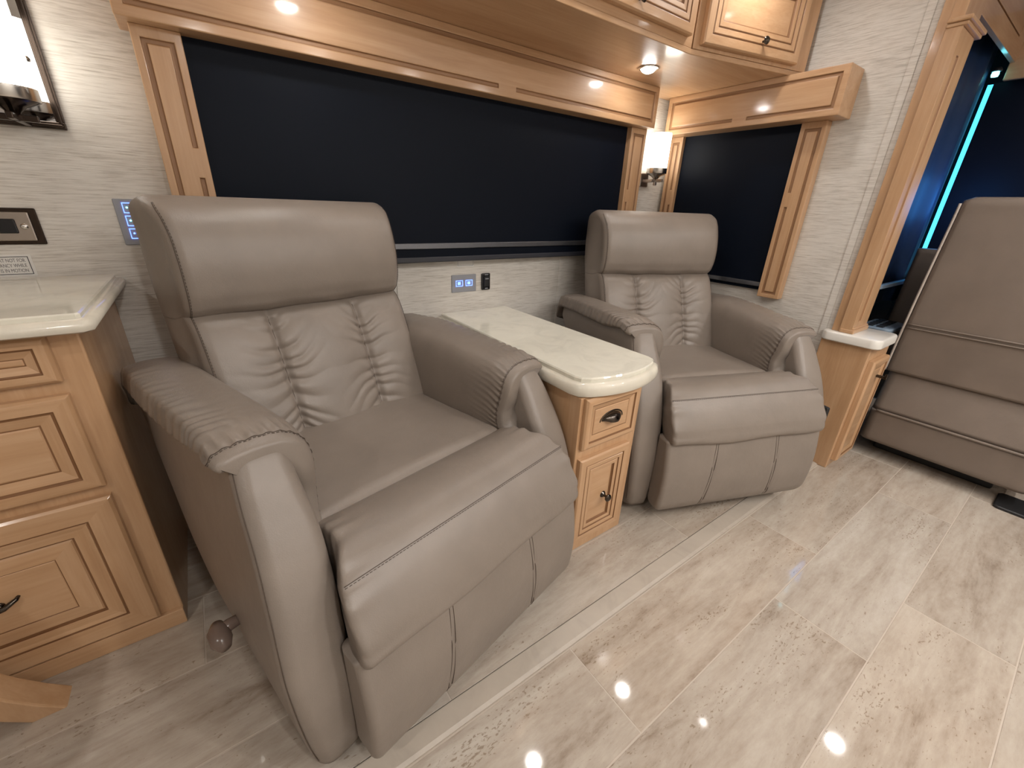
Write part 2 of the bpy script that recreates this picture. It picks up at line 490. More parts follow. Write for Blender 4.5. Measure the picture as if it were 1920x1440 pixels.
# ================================================================== THE SETTING
ZS = .012                                             # the slide-out's floor stands a little proud
fl = box('floor', (-2.4, -1.8, -.06), (3.5, 1.72, -.0006), GROUT, bevel=0); tag(fl, kind='structure')
TW, TL = .2405, .97
def tile_mesh(w, l, h):
    v, f = boxv((0, 0, 0), (l, w, h)); me = bpy.data.meshes.new('tile')
    bm = bmesh.new(); vs = [bm.verts.new(p) for p in v]
    for q in f: bm.faces.new([vs[i] for i in q])
    top = [e for e in bm.edges if all(x.co.z > h-1e-6 for x in e.verts)]
    bmesh.ops.bevel(bm, geom=top, offset=.0012, segments=1, affect='EDGES')
    bm.to_mesh(me); bm.free(); me.materials.append(TRAV); return me
TME = tile_mesh(TW-.002, TL-.002, .006)
row_off = {0: .60, 1: 1.25, 2: 1.575, 3: .85, 4: .20, 5: 1.1, 6: .5, 7: 1.4, 8: .1}
for r in range(9):
    y1 = .5045-r*TW
    x = row_off[r]-3*TL
    while x < 3.45:
        o = bpy.data.objects.new('tile', TME); link(o, fl); o.location = (x+.0015, y1-TW+.0015, -.006); x += TL
sf = box('floor_2', (-2.4, .566, -.03), (XR, 1.72, ZS-.0006), GROUT, bevel=0); tag(sf, kind='structure')
for r, (y0, x0) in enumerate([(.5635, .27), (.745, .36), (.9855, -.2), (1.226, .5), (1.4665, .1)]):
    w = .1785 if r == 0 else TW-.003
    me = TME if r else tile_mesh(.1785, TL-.002, .006)
    x = x0-3*TL
    while x < XR-.02:
        x1 = min(x+TL, XR)
        o = bpy.data.objects.new('tile', me); link(o, sf); o.location = (x+.0015, y0+.0015, ZS-.006)
        if x+TL > XR: o.scale = ((XR-x)/TL, 1, 1)
        x += TL
lip = mesh('trim_1', [(-2.4, .507, 0), (-2.4, .507, .005), (-2.4, .516, .009), (-2.4, .562, .015), (-2.4, .562, 0),
                      (XR-.03, .507, 0), (XR-.03, .507, .005), (XR-.03, .516, .009), (XR-.03, .562, .015), (XR-.03, .562, 0)],
           [(0, 1, 6, 5), (1, 2, 7, 6), (2, 3, 8, 7), (3, 4, 9, 8), (4, 0, 5, 9), (0, 4, 3, 2, 1), (5, 6, 7, 8, 9)], LIPM, bevel=.0015)
tag(lip, kind='structure')

wb = box('wall_back', (-2.4, YB, 0), (XR+.14, YB+.06, CEIL), WALLP_X, bevel=0); tag(wb, kind='structure')
wr = box('wall_right', (XR, .60, 0), (XR+.14, YB, CEIL), WALLP_Y, bevel=0); tag(wr, kind='structure')
for i, x in enumerate((.618, 1.488)):
    box('batten', (x, YB-.004, ZS), (x+.022, YB, .93), WALLP_X, wb, bevel=.001)
box('batten', (XR-.004, .664, .0), (XR, .69, CEIL-.002), WALLP_Y, wr, bevel=.001)
ce = box('ceiling', (-2.4, -1.8, CEIL), (3.5, 1.72, CEIL+.05), CEILM, bevel=0); tag(ce, kind='structure')
wl = box('wall_left', (-2.45, -1.8, 0), (-2.4, YB, CEIL), WALLP_Y, bevel=0); tag(wl, kind='structure')
wf = box('wall_front', (-2.4, -1.85, 0), (3.5, -1.8, CEIL), WALLP_X, bevel=0); tag(wf, kind='structure')
we = box('wall_cab_end', (3.52, -1.8, 0), (3.56, 1.72, CEIL), DARKV, bevel=0); tag(we, kind='structure')
wc = box('wall_cab_side', (XR+.14, .74, 0), (3.52, .78, CEIL), DARKV, bevel=0); tag(wc, kind='structure')

# ------------------------------------------------------------------ lamps: recessed pucks
def puck(name, x, y, z, lens, rad, label, group, dome=.004):
    t = thing(name, label, 'light', (x, y, z), 0, group)
    lathe('trim_ring', [(rad, -.001), (rad*1.05, -.006), (rad*1.32, -.004), (rad*1.36, -.0005), (rad*1.36, 0.)], NICKEL, t, 28)
    lathe('lens', [(rad*.98, -.001), (rad*.98, -.004)]+[(rad*.96*math.cos(a), -.004-dome*math.sin(a)) for a in (.3, .6, .9, 1.2, 1.5)], lens, t, 28)
    return t
puck('recessed_light', 1.647, 1.382, 1.646, SOFFM, .030, 'lit recessed spotlight in the wooden soffit above the far recliner', None, .016)
puck('recessed_light', .362, 1.325, 1.646, SOFFM, .030, 'lit recessed spotlight in the wooden soffit above the near recliner', None, .016)
for x, y, lb in [(1.023, 1.02, 'round ceiling LED in front of the overhead cabinet, before the side table'),
                 (1.794, .99, 'round ceiling LED in front of the overhead cabinet, before the angled end door'),
                 (.25, 1.0, 'round ceiling LED in front of the overhead cabinet, above the near recliner')]:
    puck('ceiling_light', x, y, CEIL, PUCKM, .036, lb, 'recessed ceiling lights by the slide-out')
for x, y in [(.25, -.75), (.95, -.75), (1.65, -.75), (2.3, -.75), (-1.2, -.2), (.32, -1.4), (1.2, -1.4), (2.0, -1.4)]:  # unseen pucks, added to fill the walls and chair fronts with light
    puck('ceiling_light', x, y, CEIL, FILLM, .036, 'unseen round LED added as fill light on the ceiling behind the camera', 'added fill lights')
puck('ceiling_light', 2.083, .552, CEIL, plain('dim_led_lens', (1, 1, 1), .4, emit=PUCK_COL, es=30), .020, 'smallest recessed LED light in the main ceiling, over the floor before the end wall', None)
sl = thing('ceiling_spotlight', 'short cylindrical spotlight hanging from the ceiling above the cab seat', 'light', (2.47, .0, 1.75))
lathe('can', [(.042, .0), (.044, .004), (.044, .247), (.040, .25)], NICKEL, sl, 28)
lathe('lens', [(.036, .001), (.036, -.003), (.02, -.005), (.001, -.006)], PUCKM, sl, 28)

# ================================================================== WINDOW SURROUNDS
GM = [WX, GROOVE]; GMZ = [WZ, GROOVE]; GMY = [WY, GROOVE]
def window_set(name, label, loc, rz, vx0, vx1, tl, tr, zb, zt, trim_bot, vproud, tproud, gaps, mats):
    """local frame: x along the wall, front -y, wall plane y = 0"""
    t = thing(name, label, 'window surround', loc, rz)
    w = vx1-vx0; h = zt-zb; m = .024; g = .012
    a, b = gaps
    gr = [(m, w-m, h-m-g, h-m), (m, m+g, m, h-m), (w-m-g, w-m, m, h-m), (m, a-vx0, m, m+g), (b-vx0, w-m, m, m+g)]
    o = grooved_front('valance', w, h, vproud, gr, t, mats, bevel=.003); o.location = (vx0, 0, zb)
    for (x0, x1, inner) in (tl+('r',), tr+('l',)):
        w2 = x1-x0; h2 = zb-trim_bot; m2 = .018; g2 = .011
        gl = [(m2, w2-m2, h2-.026-g2, h2-.026), (m2, w2-m2, .018, .018+g2)]
        full = (m2, m2+g2, .018, h2-.026); rgt = (w2-m2-g2, w2-m2, .018, h2-.026)
        mid = h2*.55
        if inner == 'r': gl += [full, (rgt[0], rgt[1], .018, mid), (rgt[0], rgt[1], mid+.075, h2-.026)]
        else: gl += [rgt, (full[0], full[1], .018, mid), (full[0], full[1], mid+.06, h2-.026)]
        o = grooved_front('side_trim', w2, h2, tproud, gl, t, GMZ, bevel=.0025); o.location = (x0, 0, trim_bot)
    return t
ws1 = window_set('window_surround', 'maple surround of the wide window with long grooved valance', (0, YB, 0), 0, -.057, 1.928, (-.036, .067), (1.812, 1.925),
                 1.477, 1.646, .735, .13, .09, (1.01, 1.09), GM)
ws2 = window_set('window_surround', 'maple surround of the small end window with grooved valance', (XR, YB, 0), -math.pi/2, .036, YB-.8245, (.022, .10), (YB-.984, YB-.885),
                 1.477, 1.646, .735, .126, .045, (.40, .468), GMY)
def blind(name, label, loc, rz, x0, x1, ztop, zbar, zbot, y):
    t = thing(name, label, 'blind', loc, rz)
    box('shade_fabric', (x0, -y-.001, zbar-.002), (x1, -y+.001, ztop), BLIND, t, bevel=0)
    box('bottom_bar', (x0, -y-.008, zbar-.022), (x1, -y+.008, zbar), BAR, t, bevel=.003)
    box('light_seal', (x0, -y+.002, zbot), (x1, -y+.014, zbar-.022), BLIND, t, bevel=.003)
    if rz == 0: box('hem_bar', (x0, -y-.004, zbot+.002), (x1, -y+.002, zbot+.022), plain('hem_navy', (.028, .03, .04), .4), t, bevel=.003)
    return t
blind('roller_blind', 'black roller blind pulled down over the wide window', (0, YB, 0), 0, .067, 1.812, 1.50, .957, .882, .06)
blind('roller_blind', 'black roller blind pulled down over the small end window', (XR, YB, 0), -math.pi/2, .10, YB-.984, 1.50, .80, .762, .022)
for nm, a, b in (('window_1', (.08, YB-.012, .90), (1.80, YB-.002, 1.47)),):
    o = box(nm, a, b, plain('dark_glass', (.01, .012, .016), .05), bevel=0); tag(o, kind='structure')
o = box('window_2', (XR-.012, 1.0, .79), (XR-.002, 1.555, 1.47), bpy.data.materials['dark_glass'], bevel=0); tag(o, kind='structure')

# ================================================================== SOFFIT AND OVERHEAD CABINETS
ZT = 1.646
A0 = np.array([1.631, 1.179]); dv = np.array([.423, -.104]); dv /= np.linalg.norm(dv); nv = np.array([dv[1], -dv[0]])
EL = (XR-A0[0])/dv[0]; A1 = A0+dv*EL
oc = thing('overhead_cabinet', 'long maple overhead cabinet with the wooden soffit above the wide window', 'cabinet', (0, 0, 0))
P = [(-2.38, YB-.001), (-2.38, 1.175), (1.631, 1.179), (XR-.001, A1[1]), (XR-.001, YB-.001)]
mesh('soffit', [(x, y, ZT) for x, y in P]+[(x, y, ZT+.018) for x, y in P],
     [(0, 1, 2, 3, 4), (9, 8, 7, 6, 5)]+[(i, (i+1) % 5, 5+(i+1) % 5, 5+i) for i in range(5)], WX, oc, bevel=.002)
box('face_frame', (-2.38, 1.180, ZT+.018), (1.631, 1.20, CEIL-.002), WX, oc)
xs = [(.985, 1.598), (.345, .96), (-.295, .32), (-.935, -.32)]
for (x0, x1) in xs:
    d = ring_panel('door', x1-x0, .275, door_rings(.085, .022), oc, (x0, 1.180, ZT+.045))
    kx = (x1-x0)/2
    lathe('knob', [(.004, -.022), (.0045, -.034), (.012, -.038), (.014, -.042), (.010, -.047), (.002, -.049)], PEWTER, d, 18, 'y', (kx, 0, .030))
ec = thing('overhead_cabinet', 'angled maple overhead end cabinet with one knobbed door by the right wall', 'cabinet', (A0[0], A0[1], 0), math.atan2(dv[1], dv[0]))
box('body', (.004, .0, ZT+.019), (EL-.035, .30, CEIL-.002), WZ, ec)
d = ring_panel('door', .50, .275, door_rings(.09, .024), ec, (.032, 0, ZT+.032))
lathe('knob', [(.004, -.024), (.0045, -.034), (.012, -.038), (.014, -.042), (.010, -.047), (.002, -.049)], PEWTER, d, 18, 'y', (.285, 0, .045))

# ================================================================== LEFT CABINET
LX, LY = -.236, 1.165
lc = thing('base_cabinet', 'maple base cabinet with two drawers and a door beside the near recliner', 'cabinet', (0, 0, 0))
box('body', (-1.3, LY, ZS), (LX, YB-.002, .846), WZ, lc, bevel=.004)
box('plinth', (-1.3, LY-.012, ZS), (LX, LY+.01, .062), WX, lc, bevel=.002)
for nm, z0, z1, rg in (('drawer', .742, .838, drawer_rings(.042, .02)), ('drawer', .487, .714, drawer_rings(.06, .02)), ('door', .069, .462, big_door_rings(.125, .02))):
    d = ring_panel(nm, .62, z1-z0, rg, lc, (LX-.045-.62, LY, z0))
    if nm == 'door':
        mb = MB()
        hx = .341
        mb.add(*tubev([(hx-.07, -.018, .198), (hx-.06, -.032, .196), (hx, -.040, .190), (hx+.06, -.032, .196), (hx+.078, -.024, .204), (hx+.082, -.018, .208)], [.005, .006, .0075, .006, .0045, .003], 10))
        mb.add(*lathev([(.011, -.012), (.009, -.024), (.004, -.03)], 12, 'y', (hx-.05, 0, .196))); mb.add(*lathev([(.011, -.012), (.009, -.024), (.004, -.03)], 12, 'y', (hx+.05, 0, .196)))
        mb.build('handle', PEWTER, d, smooth=True)
    else:
        mb = MB(); mb.add(*lathev([(.012, -.01), (.006, -.02), (.014, -.034), (.004, -.04)], 14, 'y', (.31, 0, (z1-z0)/2))); mb.build('knob', PEWTER, d, smooth=True)
wt = thing('worktop', 'cream polished worktop with bullnose edge on the left cabinet', 'worktop', (0, 0, 0))
ol = [(-1.32, 1.098), (-.214, 1.098), (-.198, 1.114), (-.198, YB-.002), (-1.32, YB-.002)]
slab('edge_nose', ol, [(.012, .846), (.003, .850), (0, .858), (.001, .866), (.008, .873), (.016, .874)], NOSE, wt, smooth=True)
slab('top_slab', ol, [(.017, .870), (.017, .881), (.020, .884)], QUARTZ, wt)

# ------------------------------------------------------------------ wall fittings on the left
op = thing('power_outlet', 'black power outlet in a bronze plate on the left wall above the worktop', 'outlet', (-.40, YB, 1.009))
box('frame', (-.075, -.006, -.044), (.072, 0, .044), BRONZE, op, bevel=.003)
box('face_plate', (-.066, -.010, -.035), (.058, -.004, .035), STEEL, op, bevel=.003)
box('socket', (-.052, -.0135, -.0165), (.030, -.008, .0185), BLACKG, op, bevel=.003)
lathe('screw', [(.0075, -.009), (.0072, -.0115), (.005, -.0135), (.001, -.014)], NICKEL, op, 16, 'y', (.043, 0, 0))
wlab = thing('warning_label', 'white warning label with black border on the wall above the worktop', 'label', (-.44, YB, .913))
box('sticker', (-.085, -.0008, -.027), (.071, 0, .027), LABEL, wlab, bevel=0)
mb = MB()
for (a, b, c, d_) in ((-.079, .065, -.0225, -.0210), (-.079, .065, .0210, .0225), (-.079, -.0775, -.0225, .0225), (.0635, .065, -.0225, .0225)):
    mb.box((a, -.0012, c), (b, -.0004, d_))
mb.build('border', INK, wlab)
for i, s in enumerate(('SEAT NOT FOR', 'OCCUPANCY WHILE', 'VEHICLE IS IN MOTION')):
    text('lettering', s, .0125, INKG, wlab, (.058, -.0010, .0125-.0128*i), (math.pi/2, 0, 0), 'RIGHT')
sw = thing('switch_panel', 'grey touch switch panel with blue lit icons behind the near recliner', 'switch', (-.135, YB, 1.021))
box('face_plate', (-.038, -.005, -.061), (.038, 0, .061), GREY, sw, bevel=.006)
for k in range(3):
    z = .038-.034*k; mb = MB()
    for (x0, x1, z0, z1) in ((-.020, .020, z+.012, z+.0135), (-.020, .020, z-.0135, z-.012), (-.020, -.0188, z-.0135, z+.0135), (.0188, .020, z-.0135, z+.0135), (-.004, .012, z+.004, z+.008), (.0, .012, z-.006, z-.004)):
        mb.box((x0, -.0062, z0), (x1, -.0045, z1))
    mb.build('icon', LEDB, sw)
    lathe('indicator', [(.0022, -.0045), (.0022, -.0065), (.0005, -.007)], LEDG if k < 2 else LEDB, sw, 10, 'y', (-.011, 0, z+.001))

# ------------------------------------------------------------------ sconces
def sconce(label, x, y, z0, z1, plate):
    t = thing('wall_sconce', label, 'lamp', (x, YB, z0), 0, None)
    h = z1-z0; yo = y-YB
    r = .050
    lathe('shade', [(r-.006, .0), (r, .002), (r, h-.004), (r-.002, h), (r-.006, h), (r-.006, .004)], SHADEM, t, 40, 'z', (0, yo, 0))
    lathe('shade_band', [(r+.001, -.026), (r+.002, -.024), (r+.002, -.001), (r-.004, -.0005)], NICKEL, t, 40, 'z', (0, yo, 0))
    lathe('cup', [(.007, -.066), (.009, -.058), (.012, -.05), (.024, -.038), (.044, -.030), (.048, -.026)], BRONZE if plate != 'small' else NICKEL, t, 24, 'z', (0, yo, 0))
    mb = MB()
    mb.box((-.007, yo-.007, -.082 if plate == 'small' else -.066), (.007, yo+.007, -.058))
    mb.box((-.006, yo-.045, -.066), (.006, -.004, -.052))
    mb.box((-.038, yo-.006, -.066), (.038, yo+.006, -.053))
    mb.build('arm', BRONZE if plate != 'small' else STEEL, t, bevel=.002)
    if plate == 'small':
        box('back_plate', (-.033, -.014, -.088), (.033, 0, -.02), STEEL, t, bevel=.004)
    else:
        a, b, c, d_ = plate
        mb = MB()
        for (x0, x1, q0, q1) in ((a, b, c, c+.016), (a, b, d_-.016, d_), (a, a+.016, c+.016, d_-.016), (b-.016, b, c+.016, d_-.016)):
            mb.box((x0, -.014, q0), (x1, 0, q1)); 
        for (x0, x1, q0, q1) in ((a+.004, b-.004, c+.004, c+.011), (a+.004, b-.004, d_-.011, d_-.004), (a+.004, a+.011, c+.011, d_-.011), (b-.011, b-.004, c+.011, d_-.011)):
            mb.box((x0, -.018, q0), (x1, -.010, q1))
        mb.build('mirror_frame', BRONZE, t, bevel=.002)
        box('mirror', (a+.014, -.008, c+.014), (b-.014, -.002, d_-.014), MIRROR, t, bevel=0)
        lathe('screw', [(.006, -.008), (.006, -.016), (.003, -.02), (.0005, -.021)], NICKEL, t, 14, 'y', (b-.030, 0, .075))
    return t
sconce('lit frosted glass sconce on a bronze mirror plate on the left wall', -.281, 1.545, 1.305, 1.475, (-.066, .066, -.067, .26))
sconce('lit frosted glass sconce in the corner between the two windows', 2.052, 1.575, 1.315, 1.475, 'small')

# ------------------------------------------------------------------ fittings under the wide window
us = thing('usb_panel', 'grey charging panel with blue lit icons on the wall above the side table', 'switch', (.928, YB, .779))
box('face_plate', (-.062, -.005, -.039), (.062, 0, .037), GREY, us, bevel=.005)
for k in (-1, 1):
    mb = MB(); x = .0245*k
    for (x0, x1, z0, z1) in ((x-.017, x+.017, .011, .0128), (x-.017, x+.017, -.0128, -.011), (x-.017, x-.0155, -.0128, .0128), (x+.0155, x+.017, -.0128, .0128), (x-.008, x+.006, -.006, .006)):
        mb.box((x0, -.0062, z0), (x1, -.0045, z1))
    mb.build('icon', LEDB, us)
bs = thing('rocker_switch', 'small black rocker switch right of the charging panel', 'switch', (1.041, YB, .779))
box('housing', (-.023, -.010, -.038), (.023, 0, .038), BLACKG, bs, bevel=.006)
box('rocker', (-.013, -.015, -.022), (.015, -.006, .024), BLACKM, bs, bevel=.004)
mb = MB(); mb.box((-.008, -.0157, .012), (.010, -.0145, .016)); mb.box((-.006, -.0107, -.032), (.008, -.0095, -.028)); mb.box((-.008, -.0107, .030), (.010, -.0095, .033))
mb.build('marking', GREY, bs)['kind'] = 'stuff'
wl2 = thing('warning_label', 'small white label just under the wide blind above the charging panel', 'label', (.938, YB, .872))
box('sticker', (-.043, -.0008, -.022), (.043, 0, .022), LABEL, wl2, bevel=0)
mb = MB()
for (a, b, c, d_) in ((-.039, .039, -.0185, -.0174), (-.039, .039, .0174, .0185), (-.039, -.0379, -.0185, .0185), (.0379, .039, -.0185, .0185)): mb.box((a, -.0012, c), (b, -.0004, d_))
mb.build('border', INKG, wl2)

# ================================================================== SIDE TABLE
st = thing('side_table', 'narrow maple side table with cream top between the two recliners', 'table', (0, 0, 0))
box('body', (.80, .752, ZS), (1.076, 1.50, .602), WZ, st, bevel=.003)
d = ring_panel('drawer', .238, .172, drawer_rings(.044, .018), st, (.812, .752, .428))
mb = MB()
n1, n2 = 18, 9; v = []
for i in range(n1+1):
    a = math.pi*i/n1
    for j in range(n2+1):
        b = math.pi/2*j/n2
        rx = .046; v.append((-math.cos(a)*rx*(.55+.45*math.cos(b)), -.008-.026*math.sin(b)*math.sin(a)**.7, .006-.003+.026*math.sin(a)*math.cos(b)-.010))
f = [(i*(n2+1)+j, (i+1)*(n2+1)+j, (i+1)*(n2+1)+j+1, i*(n2+1)+j+1) for i in range(n1) for j in range(n2)]
mb.add([(p[0]+.119, p[1], p[2]+.086) for p in v], f)
pl = [(.119+.050*math.cos(t), -.0085, .080+.028*math.sin(t)) for t in np.linspace(0, math.pi, 16)]
mb.add(*tubev(pl, .0032, 8))
h = mb.build('cup_pull', PEWTER, d, smooth=True); md = h.modifiers.new('thick', 'SOLIDIFY'); md.thickness = .002
d = ring_panel('door', .226, .332, door_rings(.072, .018), st, (.812, .752, .062))
lathe('knob', [(.013, -.006), (.010, -.011), (.0045, -.016), (.0045, -.024), (.012, -.028), (.0135, -.033), (.009, -.038), (.001, -.040)], PEWTER, d, 18, 'y', (.135, 0, .150))
def bow(x0, x1, y0, y1, r, sag, n=14):
    p = []
    for i in range(n+1):
        t = i/n; x = x0+r*.8+(x1-x0-1.6*r)*t
        p.append((x, y0+sag*(2*t-1)**2*.9))
    p = [q for q in p]
    pr = [(x1-.2*r, y0+sag+.018), (x1, y0+sag+.05)]
    plf = [(x0, y0+sag+.05), (x0+.2*r, y0+sag+.018)]
    return p+pr+[(x1, y1), (x0, y1)]+plf
o2 = bow(.784, 1.163, .706, YB-.004, .05, .034)
slab('edge_nose', o2, [(.014, .602), (.004, .606), (0, .615), (0, .628), (.003, .638), (.010, .644), (.020, .645)], NOSE, st, smooth=True)
slab('table_top', o2, [(.020, .642), (.019, .655), (.022, .659)], QUARTZ, st)

# ================================================================== JAMB, PEDESTAL
pd = thing('pedestal_cabinet', 'narrow maple pedestal cabinet with cream cap at the end of the right wall', 'cabinet', (0, 0, 0))
box('body', (2.234, .475, 0), (2.50, .664, .600), WZ, pd, bevel=.003)
d = ring_panel('door', .205, .50, drawer_rings(.05, .026), pd, (2.262, .475, .04))
mb = MB(); mb.box((-.006, -.055, -.006), (.006, -.02, .006)); mb.add(*boxv((-.006, -.058, -.008), (.006, -.050, .018)))
h = mb.build('latch', PEWTER, d, bevel=.002); h.location = (.12, 0, .415)
c0 = rrect(2.208, 2.455, .446, .668, .035, 8, 8, 6)
slab('cap', c0, [(.004, .602), (0, .606), (0, .636), (.004, .641), (.007, .642)], plain('ivory_cap', (.70, .67, .62), .2), pd, smooth=True)
jb = thing('doorway_post', 'fluted maple post standing on the pedestal at the end of the right wall', 'post', (0, 0, 0))
box('side_board', (2.243, .598, .642), (XR+.005, .640, CEIL-.002), WZ, jb, bevel=.002)
zb = .642
o = grooved_front('column', .175, 1.715-zb, .045, [(.045, .075, .05, 1.0), ], jb, GMZ, depth=.006, bevel=.003); o.location = (2.238, .610, zb)
o = grooved_front('side_face', .045, 1.715-zb, .006, [], jb, GMZ); o.location = (2.240, .6095, zb); o.rotation_euler = (0, 0, -math.pi/2)
box('base_moulding', (2.232, .555, zb), (2.42, .608, zb+.018), WX, jb, bevel=.004)
box('base_moulding', (2.235, .559, zb+.018), (2.417, .608, zb+.026), WX, jb, bevel=.003)
box('capital', (2.230, .553, 1.715), (2.44, .610, 1.727), WX, jb, bevel=.003)
box('capital', (2.222, .545, 1.727), (2.45, .610, 1.741), WX, jb, bevel=.004)
box('upper_post', (2.238, .572, 1.741), (2.42, .610, CEIL-.002), WZ, jb, bevel=.003)

# ================================================================== CAB BEYOND
f1 = grooved_front('fascia_board', .80, CEIL-1.80, .018, [(.06, .68, .07, .076), (.06, .066, .07, .19), (.68, .686, .07, .19)], None, GM); f1.location = (2.44, .600, 1.798)
tag(f1, 'maple fascia board above the cab side window at the top right', 'fascia')
f2 = box('fascia_board', (3.236, -1.7, 1.73), (3.26, .60, CEIL-.002), WY, bevel=.003)
tag(f2, 'maple fascia board across the windscreen top at the right edge', 'fascia')
def curtain(name, label, p0, p1, z0, z1, amp, k, mat):
    n = 90; v = []; f = []
    d = np.array(p1)-np.array(p0); L = np.linalg.norm(d); d /= L; nn = np.array([-d[1], d[0]])
    for zi, z in enumerate((z0, (z0+z1)/2, z1)):
        for i in range(n+1):
            t = i/n; s = amp*math.sin(2*math.pi*k*t+.4*zi)+amp*.4*math.sin(2*math.pi*k*2.3*t)
            q = np.array(p0)+d*L*t+nn*s; v.append((q[0], q[1], z))
    for zi in range(2):
        for i in range(n):
            a = zi*(n+1)+i; f.append((a, a+1, a+n+2, a+n+1))
    o = mesh(name, v, f, mat, smooth=True)
    md = o.modifiers.new('thick', 'SOLIDIFY'); md.thickness = .003
    return tag(o, label, 'curtain')
curtain('privacy_curtain', 'black privacy curtain, blue light painted into its colour, along the cab side window', (2.46, .665), (3.27, .655), .70, 1.90, .012, 2.2, CURTAIN)
ws = box('windscreen_shade', (3.305, -1.75, .60), (3.318, .638, 1.74), BLIND, bevel=.003)
tag(ws, 'black shade drawn across the windscreen behind the cab seat', 'blind')
o = box('window_3', (3.345, .60, .80), (3.355, .665, 1.74), SLIT, bevel=0); tag(o, kind='structure')
lathe_o = thing('visor_light', 'small blue lit cab lamp above the bright slit of the windscreen', 'light', (3.21, .628, 1.765))
lathe('lens', [(.012, -.02), (.014, -.01), (.012, 0.), (.004, .004)], LEDG, lathe_o, 14)
lathe('housing', [(.018, .0), (.020, .006), (.014, .016), (.004, .018)], BLACKM, lathe_o, 14)
# unseen point lamp added as blue fill for the cab
bl = bpy.data.lights.new('cab_blue_fill', 'POINT'); bl.energy = 1.4; bl.color = (.06, .35, 1.0); bl.shadow_soft_size = .15
blo = bpy.data.objects.new('cab_blue_fill', bl); link(blo); blo.location = (3.12, .54, 1.2)

co = thing('cab_console', 'blue lit cab side console with a button keypad left of the cab seat', 'console', (0, 0, 0))
box('body', (2.52, .568, .20), (2.80, .628, .612), CONS, co, bevel=.012)
slab('keypad_base', rrect(2.54, 2.795, .50, .626, .03, 6, 6, 5), [(.003, .612), (0, .616), (0, .630), (.004, .634)], CONS, co, smooth=True)
mb = MB()
for i in range(5):
    for j in range(2):
        mb.box((2.565+.045*i, .535+.040*j, .634), (2.595+.045*i, .562+.040*j, .640))
mb.build('button', BLACKM, co, bevel=.001)['kind'] = 'stuff'
box('dash_panel', (3.02, .45, .60), (3.28, .625, .80), CONS, co, bevel=.02)
box('screen', (3.008, .50, .66), (3.024, .60, .77), BLACKG, co, bevel=.003)
box('window_ledge', (2.60, .605, .80), (3.28, .628, .82), CONS, co, bevel=.004)
mt = slab('rubber_mat', rrect(2.52, 2.68, -.60, -.045, .02, 6, 6, 4), [(.002, 0), (0, .002), (0, .010), (.004, .013)], BLACKM)
tag(mt, 'black rubber mat on the floor under the edge of the cab seat', 'mat')

cs = thing('driver_seat', 'large taupe cab seat seen from behind at the right edge', 'seat', (2.75, .18, 0))
YC0, YC1 = -.30, .295       # local
def seat_sec(z, x0, x1, r, y0=YC0, y1=YC1, puff=0.):
    q = rrect(y0, y1, -x1, -x0, r, 40, 10, 7)
    s = np.stack([-q[:, 1], q[:, 0], np.full(len(q), z)], 1)
    return s[::-1]
secs = []
for z in np.linspace(.44, 1.205, 60):
    t = (z-.44)/(1.205-.44)
    back = -.165+.02*t-.012*math.sin(math.pi*min(1, t*1.1))
    th = .13-.03*t
    ins = 0.
    dz = 1.205-z
    if dz < .03: ins = .03-math.sqrt(max(0, .03**2-(.03-dz)**2))
    y1 = YC1-.018*t-ins; 
    secs.append(seat_sec(z, back+ins*.7, back+th-ins*.7, .025, YC0+ins, y1))
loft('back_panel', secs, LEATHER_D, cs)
P = [(-.168+.02*t-.012*math.sin(math.pi*min(1, t*1.1))+.004, YC1-.018*t-.001, .44+.74*t) for t in np.linspace(0, 1, 40)]
tube('piping', P, .005, PIPE, cs)
for dz in (0., .016):
    P = [(-.1695-.006, y, .655+dz) for y in np.linspace(YC0+.02, YC1-.02, 30)]
    tube('back_seam', P, .0035, LEATHER_D, cs)
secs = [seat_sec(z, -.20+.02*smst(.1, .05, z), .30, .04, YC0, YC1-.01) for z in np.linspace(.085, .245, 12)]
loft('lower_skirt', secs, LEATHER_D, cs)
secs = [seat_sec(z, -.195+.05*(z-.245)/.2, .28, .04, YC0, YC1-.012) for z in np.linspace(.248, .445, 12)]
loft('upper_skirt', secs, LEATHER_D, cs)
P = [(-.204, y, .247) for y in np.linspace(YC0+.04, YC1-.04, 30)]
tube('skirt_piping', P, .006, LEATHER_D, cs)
secs = []
for z in np.linspace(.45, .985, 24):
    t = (z-.45)/.535; s = min(1., (1-t)*12+.3)
    secs.append(seat_sec(z, .09, .22-.04*t, .02, YC1+.005, YC1+.118-.01*t))
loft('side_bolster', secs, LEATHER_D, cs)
box('pedestal', (-.06, -.20, 0), (.30, .24, .085), BLACKM, cs, bevel=.01)

